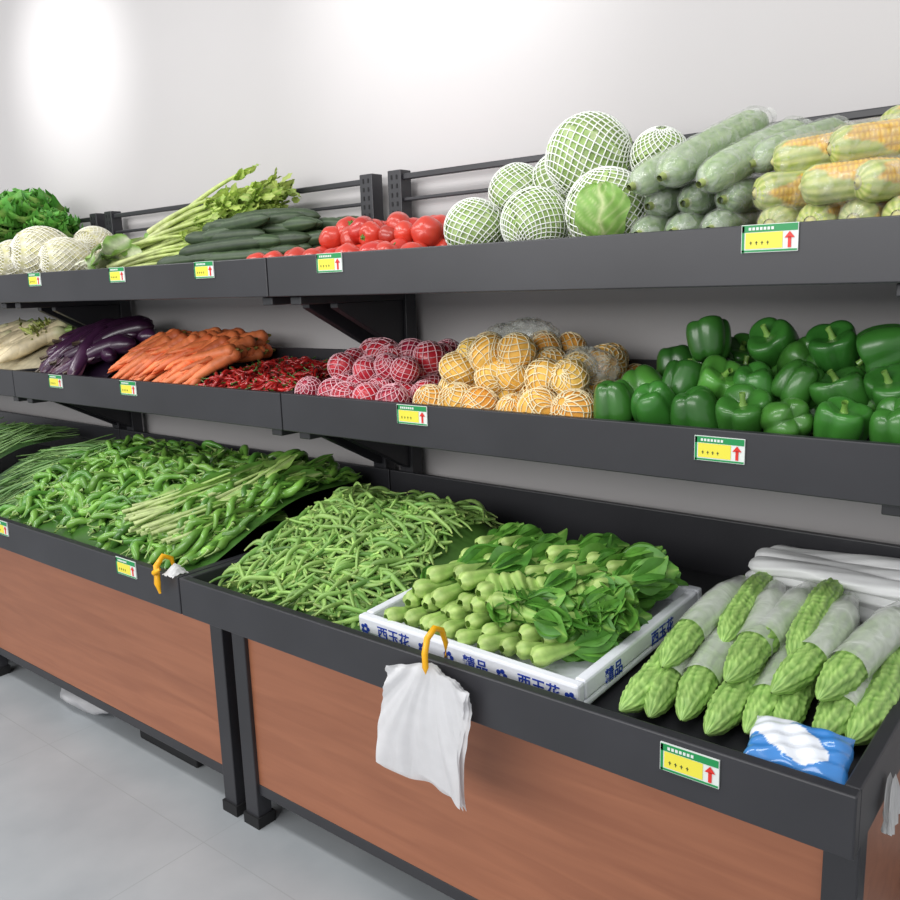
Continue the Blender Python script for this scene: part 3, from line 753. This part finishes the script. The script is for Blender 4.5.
def cuke(L, r, bend):
    m, n = 44, 22
    s = np.linspace(0, 1, m)[:, None]; a = np.linspace(0, 2 * PI, n, endpoint=False)[None]
    rr = r * np.interp(s, [0, .03, .12, .85, .96, 1], [.2, .62, 1, 1, .6, .06]) * (1 + .035 * np.cos(a * 8) + .05 * (np.sin(a * 11 + s * 60) * np.sin(s * 120) > .6))
    P = np.stack([L * (s[:, 0] - .5), bend * L * np.sin(s[:, 0] * PI), 0 * s[:, 0]], -1)
    V, F = tube(P, rr, n)
    C = mixc(S(44, 64, 40), S(80, 100, 62), (.5 + .5 * np.cos(a * 8) + 0 * s) * .6).reshape(-1, 3)
    return V, F, C
cks = [cuke(R.uniform(.26, .32), .020, R.uniform(-.06, .06)) for _ in range(6)]
b = MB()
for lay in range(5):
    n = [8, 8, 7, 6, 3][lay]
    for k in range(n):
        y = .400 + lay * .020 + k * .034
        x = -.375 + R.normal() * .03 + .044 * k + .012 * lay
        x = min(x, -.165)
        b.inst(cks[R.integers(6)], (x, y + R.normal() * .003 + .015, zt(y) + .022 + lay * .031), frame((1, .26 + .09 * R.normal(), .05 + .03 * R.normal()), R.uniform(0, 6)), 1.0, 1 + .15 * R.normal())
b.build('cucumber_pile', [M_semi], lim=TOP)

def celery():
    parts = []
    for i in range(11):
        L = R.uniform(.27, .36); dy = R.normal() * .08; dz = R.normal() * .05
        s = np.linspace(0, 1, 10); o = R.normal(size=2) * .012
        P = np.stack([L * s, o[0] + dy * L * s ** 1.3, o[1] + dz * L * s + .01 * np.sin(s * 3)], -1)
        V, F = tube(P, np.interp(s, [0, .15, .7, 1], [.0125, .011, .008, .005]), 8, sy=.7)
        C = mixc(S(214, 222, 156), S(184, 206, 98), np.repeat(s, 8))
        parts.append((V, F, C))
        for j in range(8):
            lf = leaf(R.uniform(.03, .055), R.uniform(.016, .026), [.2, .5, 1, .7, 1, .5, .1], bend=R.uniform(-.8, .8), ruf=.004, rf=3, nu=8, nv=5, cm=S(200, 216, 112), ce=mixc(S(190, 210, 92), S(150, 190, 66), R.random()))
            M = frame((1, R.normal() * .4, R.normal() * .3), R.uniform(0, 6))
            t = R.uniform(.80, 1.04)
            q = np.array([L * t, o[0] + dy * L * t ** 1.3 + R.normal() * .004, o[1] + dz * L * t + R.normal() * .004])
            parts.append((lf[0] @ M.T + q, lf[1], lf[2]))
    return joinp(parts)
b = MB()
for k in range(15):
    cel = celery(); lay = k // 3
    y = .45 + .05 * (k % 3) + lay * .018
    b.inst(cel, (-.86 + .04 * (k % 3) + lay * .022, y, zt(y) + .035 + lay * .026), frame((1, .16 + .06 * R.normal(), .06 + .048 * lay), R.uniform(-.5, .5)), 1.06, 1 + .06 * R.normal())
b.inst(celery(), (-.84, .40, zt(.4) + .05), frame((1, .42, .14), 0), 1.0, 1.05); b.inst(celery(), (-.82, .42, zt(.4) + .085), frame((1, .38, .20), 0), 1.0, 1.05)
b.build('celery_pile', [M_leaf], lim=TOP)

b = MB()
for k in range(70):
    x = -1.06 + R.random() * .10; y = .385 + .26 * R.random(); z = zt(y) + .015 + R.random() * .075
    lf = leaf(R.uniform(.22, .28), R.uniform(.06, .09), [.30, .26, .24, .26, .4, .75, 1, 1, .8, .3], bend=R.uniform(-.3, .3), cup=R.uniform(-.4, .4), ruf=.007, rf=4, nu=20, nv=9, cm=S(226, 230, 200), ce=mixc(S(160, 196, 96), S(112, 164, 62), R.random()), mid=1.3, ph=R.uniform(0, 6))
    V, F, C = lf
    C = mixc(S(228, 230, 204), C, np.clip((V[:, 0] / .24 - .35) * 3, 0, 1))
    b.inst((V, F, C), (x, y, z), frame((1, .1 + .25 * R.normal(), .10 + .06 * R.normal()), R.uniform(-1.2, 1.2)), 1.0, 1 + .06 * R.normal())
b.build('white_stem_greens', [M_leaf], lim=TOP)

# pale napa cabbages in foam nets
def napa():
    V, F, t, p = sphere(40, 60)
    rib = np.abs(np.sin(4 * p + 1.2 * np.sin(2 * t))) ** 6
    rr = 1 + .035 * rib - .02 + .012 * np.sin(17 * p + 9 * t)
    W_ = V * rr[..., None] * np.array([1, 1, 1.35])
    topm = np.clip((V[..., 2] - .1) * 1.2, 0, 1)
    C = mixc(mixc(S(232, 224, 184), S(242, 238, 216), rib), S(222, 218, 150), topm * (1 - .6 * rib))
    parts = [(W_.reshape(-1, 3), F, C.reshape(-1, 3))]
    for i in range(10):
        lf = leaf(1.5, 1.1, [.5, .6, .8, 1, 1, .8], bend=.2, cup=.2, ruf=.05, rf=5, nu=16, nv=13, cm=S(240, 236, 212), ce=S(224, 220, 156), ph=R.uniform(0, 6), mid=1.2)
        an = 2 * PI * i / 10 + R.uniform(-.1, .1)
        X_, Y_, Z_ = lf[0][:, 0], lf[0][:, 1], lf[0][:, 2]
        rad = .70 + .34 * np.sin(np.clip((X_ + .05) / 1.6, 0, 1) * PI) - .08 * Z_
        ang = an + Y_ * .9
        parts.append((np.stack([rad * np.cos(ang), rad * np.sin(ang), X_ * 1.45 - 1.0], -1), lf[1], lf[2]))
    return joinp(parts)
b = MB(); nb = MB()
netm = netV((1.09, 1.09, 1.46), 24, 1.1, 30, .018, 4, wob=.06)
for (x, y, z, r, d) in ((-1.43, .48, 1.510, .092, (-.25, -1, .10)), (-1.235, .46, 1.480, .074, (-.2, -1, .05)), (-1.30, .61, 1.53, .070, (.3, -.6, .05)), (-1.14, .60, 1.49, .062, (.5, -.6, .1)), (-1.68, .50, 1.49, .08, (0, -1, .1))):
    Mx = frame(d, 1.0)[:, [1, 2, 0]] * np.array([1, 1, .82])
    b.inst(napa(), (x, y, z), Mx, r); nb.inst(netm, (x, y, z), Mx, r, S(244, 242, 228))
e = empty('netted_napa_cabbage_group'); b.build('napa_cabbages', [M_leaf], e, lim=TOP); nb.build('foam_nets', [M_net], e, lim=TOP)

b = MB()
for (cx, cy, cz, rr_) in ((-1.80, .61, 1.70, .165), (-1.66, .64, 1.66, .11), (-1.94, .60, 1.66, .16)):
    for i in range(64):
        el = (i / 64) ** .8 * 1.5 - .3; az = i * 2.4
        lf = leaf(1.0, .85, [.25, .4, .7, .95, 1, 1, .8], bend=.5 - el * .2, cup=.35, ruf=.16, rf=5, nu=18, nv=15, cm=S(168, 204, 100), ce=mixc(S(110, 186, 62), S(74, 156, 44), R.random()), ph=R.uniform(0, 6))
        d = (math.cos(az) * math.cos(el), math.sin(az) * math.cos(el), math.sin(el))
        b.inst(lf, (cx, cy, cz - .06), frame(d, R.normal() * .3), rr_ * (1 - .15 * max(el, 0)) * R.uniform(.85, 1.05), 1 + .12 * R.normal())
b.build('curly_lettuce_heads', [M_leaf], lim=(0.349, 1.442, 0.82))
b = MB(); b.box(-2.1, -1.52, .54, .72, 1.405, 1.57); b.build('lettuce_crate', [M_metal], smooth=False, bevel=.004)

def cabbage():
    V, F, t, p = sphere(36, 52)
    rr = 1 + .015 * np.sin(7 * p + 3 * t) + .012 * np.sin(11 * p - 5 * t)
    vein = np.abs(np.sin(6 * p + 1.5 * np.sin(2 * t))) ** 14 * .6
    C = mixc(S(164, 194, 112), S(208, 220, 160), vein + .25 * np.cos(t) ** 2)
    parts = [((V * rr[..., None]).reshape(-1, 3), F, C.reshape(-1, 3))]
    for i in range(5):
        nu, nv = 18, 26
        q = np.linspace(0.02, 1.05 + .15 * R.random(), nu)[:, None]; a = np.linspace(0, 2 * PI, nv, endpoint=False)[None]
        qq = q * (1 + .08 * np.sin(3 * a + i) + .03 * np.sin(11 * a))
        rad = 1.025 + .01 * i + .06 * (q / 1.2) ** 6 * (1 + np.sin(9 * a + i))
        W_ = np.stack([rad * np.cos(qq), rad * np.sin(qq) * np.cos(a), rad * np.sin(qq) * np.sin(a)], -1)
        M = rotrand()
        vn = np.abs(np.sin(4.5 * a + .4 * np.sin(6 * q))) ** 16
        C = mixc(mixc(S(156, 192, 98), S(178, 206, 122), R.random()), S(214, 226, 172), vn * .8 + 0 * q).reshape(-1, 3)
        parts.append((W_.reshape(-1, 3) @ M.T, gridF(nu, nv, True), C))
    return joinp(parts)
b = MB(); nb = MB()
netc = netV((1.09, 1.09, 1.09), 24, 1.25, 30, .019, 4, wob=.05)
netl = netV((1.09, 1.09, 1.09), 20, 1.25, 26, .023, 4, wob=.06)
for i, (x, y, z, r) in enumerate([(.578, .43, 1.475, .062), (.732, .435, 1.478, .068), (.60, .565, 1.555, .062), (.70, .59, 1.57, .064), (.775, .58, 1.612, .088), (.893, .44, 1.492, .076), (.925, .60, 1.60, .056),
                                 (.86, .62, 1.50, .075), (.66, .62, 1.49, .06), (.80, .50, 1.47, .05)]):
    Mx = frame((R.normal() * .3, R.normal() * .4, 1), R.uniform(0, 6))[:, [1, 2, 0]]
    if i == 4: Mx = frame((.9, .3, .3), 0)[:, [1, 2, 0]]
    b.inst(cabbage(), (x, y, z), rotrand(), r / 1.06); nb.inst(netc if r > .065 else netl, (x, y, z), Mx, r / 1.04, S(240, 243, 236))
nu, nv = 24, 21
u = np.linspace(-1, 1, nu)[:, None]; v = np.linspace(-1, 1, nv)[None]
wd = np.sqrt(np.clip(1 - (np.abs(u) * .98) ** 3, 0, 1)) * (1 - .10 * u)
el = u * .66 - .12; az = v * wd * .60 + .05 * np.sin(u * 6)
rad = .0845 + .003 * np.sin(6 * v + 3 * u) + .004 * np.abs(v) ** 4
D_ = np.stack([np.cos(el) * np.sin(az), -np.cos(el) * np.cos(az), np.sin(el) + 0 * az], -1)
cz_, sz_ = math.cos(.35), math.sin(.35)
D_ = np.stack([D_[..., 0] * cz_ - D_[..., 1] * sz_, D_[..., 0] * sz_ + D_[..., 1] * cz_, D_[..., 2]], -1)
w_ = (u * .9 - np.abs(v) * .9) * 2.6
vn = np.exp(-(v / .09) ** 2) + .55 * np.exp(-((w_ - np.round(w_)) / .13) ** 2)
b.add((D_ * rad[..., None]).reshape(-1, 3) + np.array([.895, .44, 1.492]), gridF(nu, nv), mixc(S(136, 186, 76), S(206, 222, 150), vn).reshape(-1, 3))
e = empty('netted_cabbage_group'); b.build('cabbages', [M_leaf], e, lim=TOP); nb.build('foam_nets', [M_net], e, lim=TOP)

# film wrapped gourds
def gourd(L, r, c1, c2):
    m, n = 40, 26
    s = np.linspace(0, 1, m)[:, None]; a = np.linspace(0, 2 * PI, n, endpoint=False)[None]
    rr = r * np.interp(s, [0, .01, .04, .10, .2, .85, .95, 1], [.05, .40, .72, .92, 1, .95, .6, .05]) * (1 + .01 * np.cos(a * 8))
    P = np.stack([L * (s[:, 0] - .5), .02 * L * np.sin(s[:, 0] * PI), 0 * s[:, 0]], -1)
    V, F = tube(P, rr, n)
    sp_ = np.clip(np.sin(a * 9 + 11 * np.sin(s * 17)) * np.sin(s * 61 + 3 * np.sin(a * 4)) - .3, 0, 1)
    C = mixc(c1, c2, (sp_ * .9 + .25 + .25 * np.cos(a * 8))).reshape(-1, 3)
    V2, F2 = tube([(-L/2 - .012, 0, 0), (-L/2, 0, 0), (-L/2 + .006, 0, 0)], [.006, .008, .011], 8)
    return joinp([(V, F, C), (V2, F2, S(150, 165, 90))]), P
def wrapf(L, r, n=30):
    k = 50; s = np.linspace(-.012, 1.04, k); a = np.linspace(0, 2 * PI, n, endpoint=False)[None]
    pr = np.interp(s, [-.012, -.008, .01, .04, .1, .2, .9, .97, 1.01, 1.04], [.02, .22, .52, .80, .99, 1.05, 1.02, .75, .3, .5])[:, None]
    rr = r * pr * (1.04 + .018 * np.sin(5 * a + 14 * s[:, None]) + .018 * np.sin(9 * a - 31 * s[:, None]))
    P = np.stack([L * (s - .5), .02 * L * np.sin(np.clip(s, 0, 1) * PI), 0 * s], -1)
    V, F = tube(P, rr, n)
    return V, F, np.ones((len(V), 3))
b = MB()
def put_gourd(A, B2, r, c1, c2):
    A = np.array(A); B2 = np.array(B2); L = np.linalg.norm(B2 - A)
    p, P = gourd(L, r, c1, c2); Mx = frame(B2 - A, R.uniform(0, 6)); c0 = (A + B2) / 2
    b.inst(p, c0, Mx, 1, 1 + .06 * R.normal(), m=0); b.inst(wrapf(L, r), c0, Mx, 1, 1, m=1)
lg, lg2 = S(120, 154, 84), S(168, 192, 128)
dg, dg2 = S(70, 112, 40), S(126, 160, 72)
for k, x in enumerate(np.arange(.990, 1.19, .068)):
    put_gourd((x, .385, 1.440), (x + .02, .66, 1.475), .032, dg, dg2)
for k, x in enumerate(np.arange(.990, 1.19, .068)):
    put_gourd((x + .01, .41, 1.490), (x + .035, .68, 1.530), .030, dg, dg2)
put_gourd((.985, .37, 1.524), (1.062, .63, 1.622), .030, lg, lg2)
put_gourd((1.048, .36, 1.534), (1.122, .64, 1.652), .032, lg, lg2)
put_gourd((1.115, .37, 1.518), (1.190, .65, 1.624), .031, lg, lg2)
put_gourd((1.17, .45, 1.550), (1.25, .70, 1.622), .028, lg, lg2)
b.build('wrapped_gourd_pile', [M_semi, M_film], lim=(0.349, 1.442, 0.80))

# film wrapped corn
def corn(L, r):
    m, n = 84, 56
    s = np.linspace(0, 1, m)[:, None]; a = np.linspace(0, 2 * PI, n, endpoint=False)[None]
    husk = np.clip(((.34 + .22 * np.sin(2 * a + 1) + .05 * np.sin(7 * a)) - s) * 30, 0, 1)
    pr = np.interp(s, [0, .03, .12, .6, .9, 1], [.35, .75, 1, .98, .65, .1])
    ker = np.abs(np.sin(a * 7)) * np.abs(np.sin(s * 24 * PI))
    rr = r * pr * (1 + husk * (.05 + .015 * np.cos(a * 16)) + (1 - husk) * .06 * ker)
    V, F = tube(np.stack([L * (s[:, 0] - .5), 0 * s[:, 0], 0 * s[:, 0]], -1), rr, n)
    C = mixc(mixc(S(205, 150, 20), S(244, 200, 45), ker), mixc(S(150, 170, 70), S(196, 200, 118), .5 + .5 * np.cos(a * 12) + 0 * s), husk).reshape(-1, 3)
    V2, F2 = tube([(-L/2 - .004, 0, 0), (-L/2 + .002, 0, 0), (-L/2 + .01, 0, 0)], [.002, .011, .013], 10)
    return joinp([(V, F, C), (V2, F2, S(190, 185, 120))])
b = MB()
def put_corn(A, d, L=.18, r=.030):
    Mx = frame(d, R.uniform(0, 6)); c0 = np.array(A) + unit(np.array(d, float)) * L / 2
    b.inst(corn(L, r), c0, Mx, 1, 1 + .06 * R.normal(), m=0); b.inst(wrapf(L, r * 1.06), c0, Mx, 1, 1, m=1)
for (A, d) in [((1.225, .385, 1.440), (.12, 1, .10)), ((1.290, .385, 1.440), (.1, 1, .10)), ((1.355, .385, 1.440), (.1, 1, .1)), ((1.418, .385, 1.440), (.1, 1, .1)), ((1.462, .395, 1.445), (.02, 1, .1)),
               ((1.195, .395, 1.494), (.75, .65, .06)), ((1.275, .380, 1.496), (.95, .35, .08)), ((1.36, .375, 1.495), (.6, .75, .06)), ((1.44, .41, 1.498), (.1, 1, .08)),
               ((1.205, .45, 1.548), (.95, .4, .12)), ((1.31, .40, 1.552), (.85, .5, .10)), ((1.42, .42, 1.558), (.1, 1, .1)), ((1.36, .53, 1.595), (.5, .8, .05)),
               ((1.25, .62, 1.50), (1, .1, 0)), ((1.25, .66, 1.55), (1, .1, 0))]:
    put_corn(A, d)
b.build('wrapped_corn_pile', [M_semi, film_mat('corn_film', (0.78, 0.78, 0.66), alpha=0.22, rough=0.2, wr=.8, var=.14)], lim=(0.349, 1.442, 0.80))

# ------------------------------------------------------------------ things under the rack
b = MB()
V, F, t, p = sphere(24, 36)
W_ = V * (1 + .06 * np.sin(5 * p + 3 * t) + .03 * np.sin(11 * p - 7 * t))[..., None] * np.array([.17, .08, .038])
b.add(W_.reshape(-1, 3) + np.array([-.92, .22, .042]), F, S(215, 215, 218)); b.build('crumpled_bag_on_floor', [M_bag])
b = MB(); b.box(-.60, -.30, .19, .42, .0, .07); b.box(-.61, -.29, .18, .43, .065, .08); b.build('storage_box', [M_rub], smooth=False, bevel=.006)

# ------------------------------------------------------------------ lights
def area(loc, rot, sx, sy, en, col=(1, 1, 1)):
    l = bpy.data.lights.new('ceiling_or_fill_lamp', 'AREA'); l.shape = 'RECTANGLE'; l.size = sx; l.size_y = sy; l.energy = en; l.color = col
    o = bpy.data.objects.new('ceiling_or_fill_lamp', l); o.location = loc; o.rotation_euler = rot; bpy.context.scene.collection.objects.link(o)
for x in (-2.6, -.6, 1.4): area((x, -.75, 2.85), (math.radians(18), 0, 0), 1.5, .35, 17, (1, .99, .98))
area((-.3, -3.2, 2.1), (math.radians(74), 0, 0), 5.0, 1.0, 95, (1, .99, .98))  # added front fill behind the camera, brightens the wall under the shelves
def spot(loc, tgt, en, ang, blend=1.0):
    l = bpy.data.lights.new('wall_downlight', 'SPOT'); l.energy = en; l.spot_size = math.radians(ang); l.spot_blend = blend; l.shadow_soft_size = .06
    o = bpy.data.objects.new('wall_downlight', l); o.location = loc
    o.rotation_euler = (Vector(tgt) - Vector(loc)).to_track_quat('-Z', 'Y').to_euler(); bpy.context.scene.collection.objects.link(o)
spot((-1.76, -.10, 2.46), (-1.76, .83, 2.26), 36, 66)
spot((.17, -.10, 2.50), (.17, .83, 2.20), 30, 74)
w = bpy.data.worlds.new('World'); bpy.context.scene.world = w; w.use_nodes = True
w.node_tree.nodes['Background'].inputs[0].default_value = (.96, .98, 1, 1); w.node_tree.nodes['Background'].inputs[1].default_value = .62
bpy.context.scene.view_settings.view_transform = 'Standard'

# ------------------------------------------------------------------ camera
cam = bpy.data.cameras.new('camera'); co = bpy.data.objects.new('camera', cam); bpy.context.scene.collection.objects.link(co)
X = Vector((.7774, .6280, -.0318)).normalized(); Zc = Vector((.6213, -.7597, .1915)).normalized(); Yc = Zc.cross(X).normalized(); X = Yc.cross(Zc)
co.matrix_world = Matrix(((X.x, Yc.x, Zc.x, 1.734), (X.y, Yc.y, Zc.y, -1.09), (X.z, Yc.z, Zc.z, 1.365), (0, 0, 0, 1)))
cam.lens = 34.4; cam.sensor_width = 36; cam.clip_start = .02
bpy.context.scene.camera = co
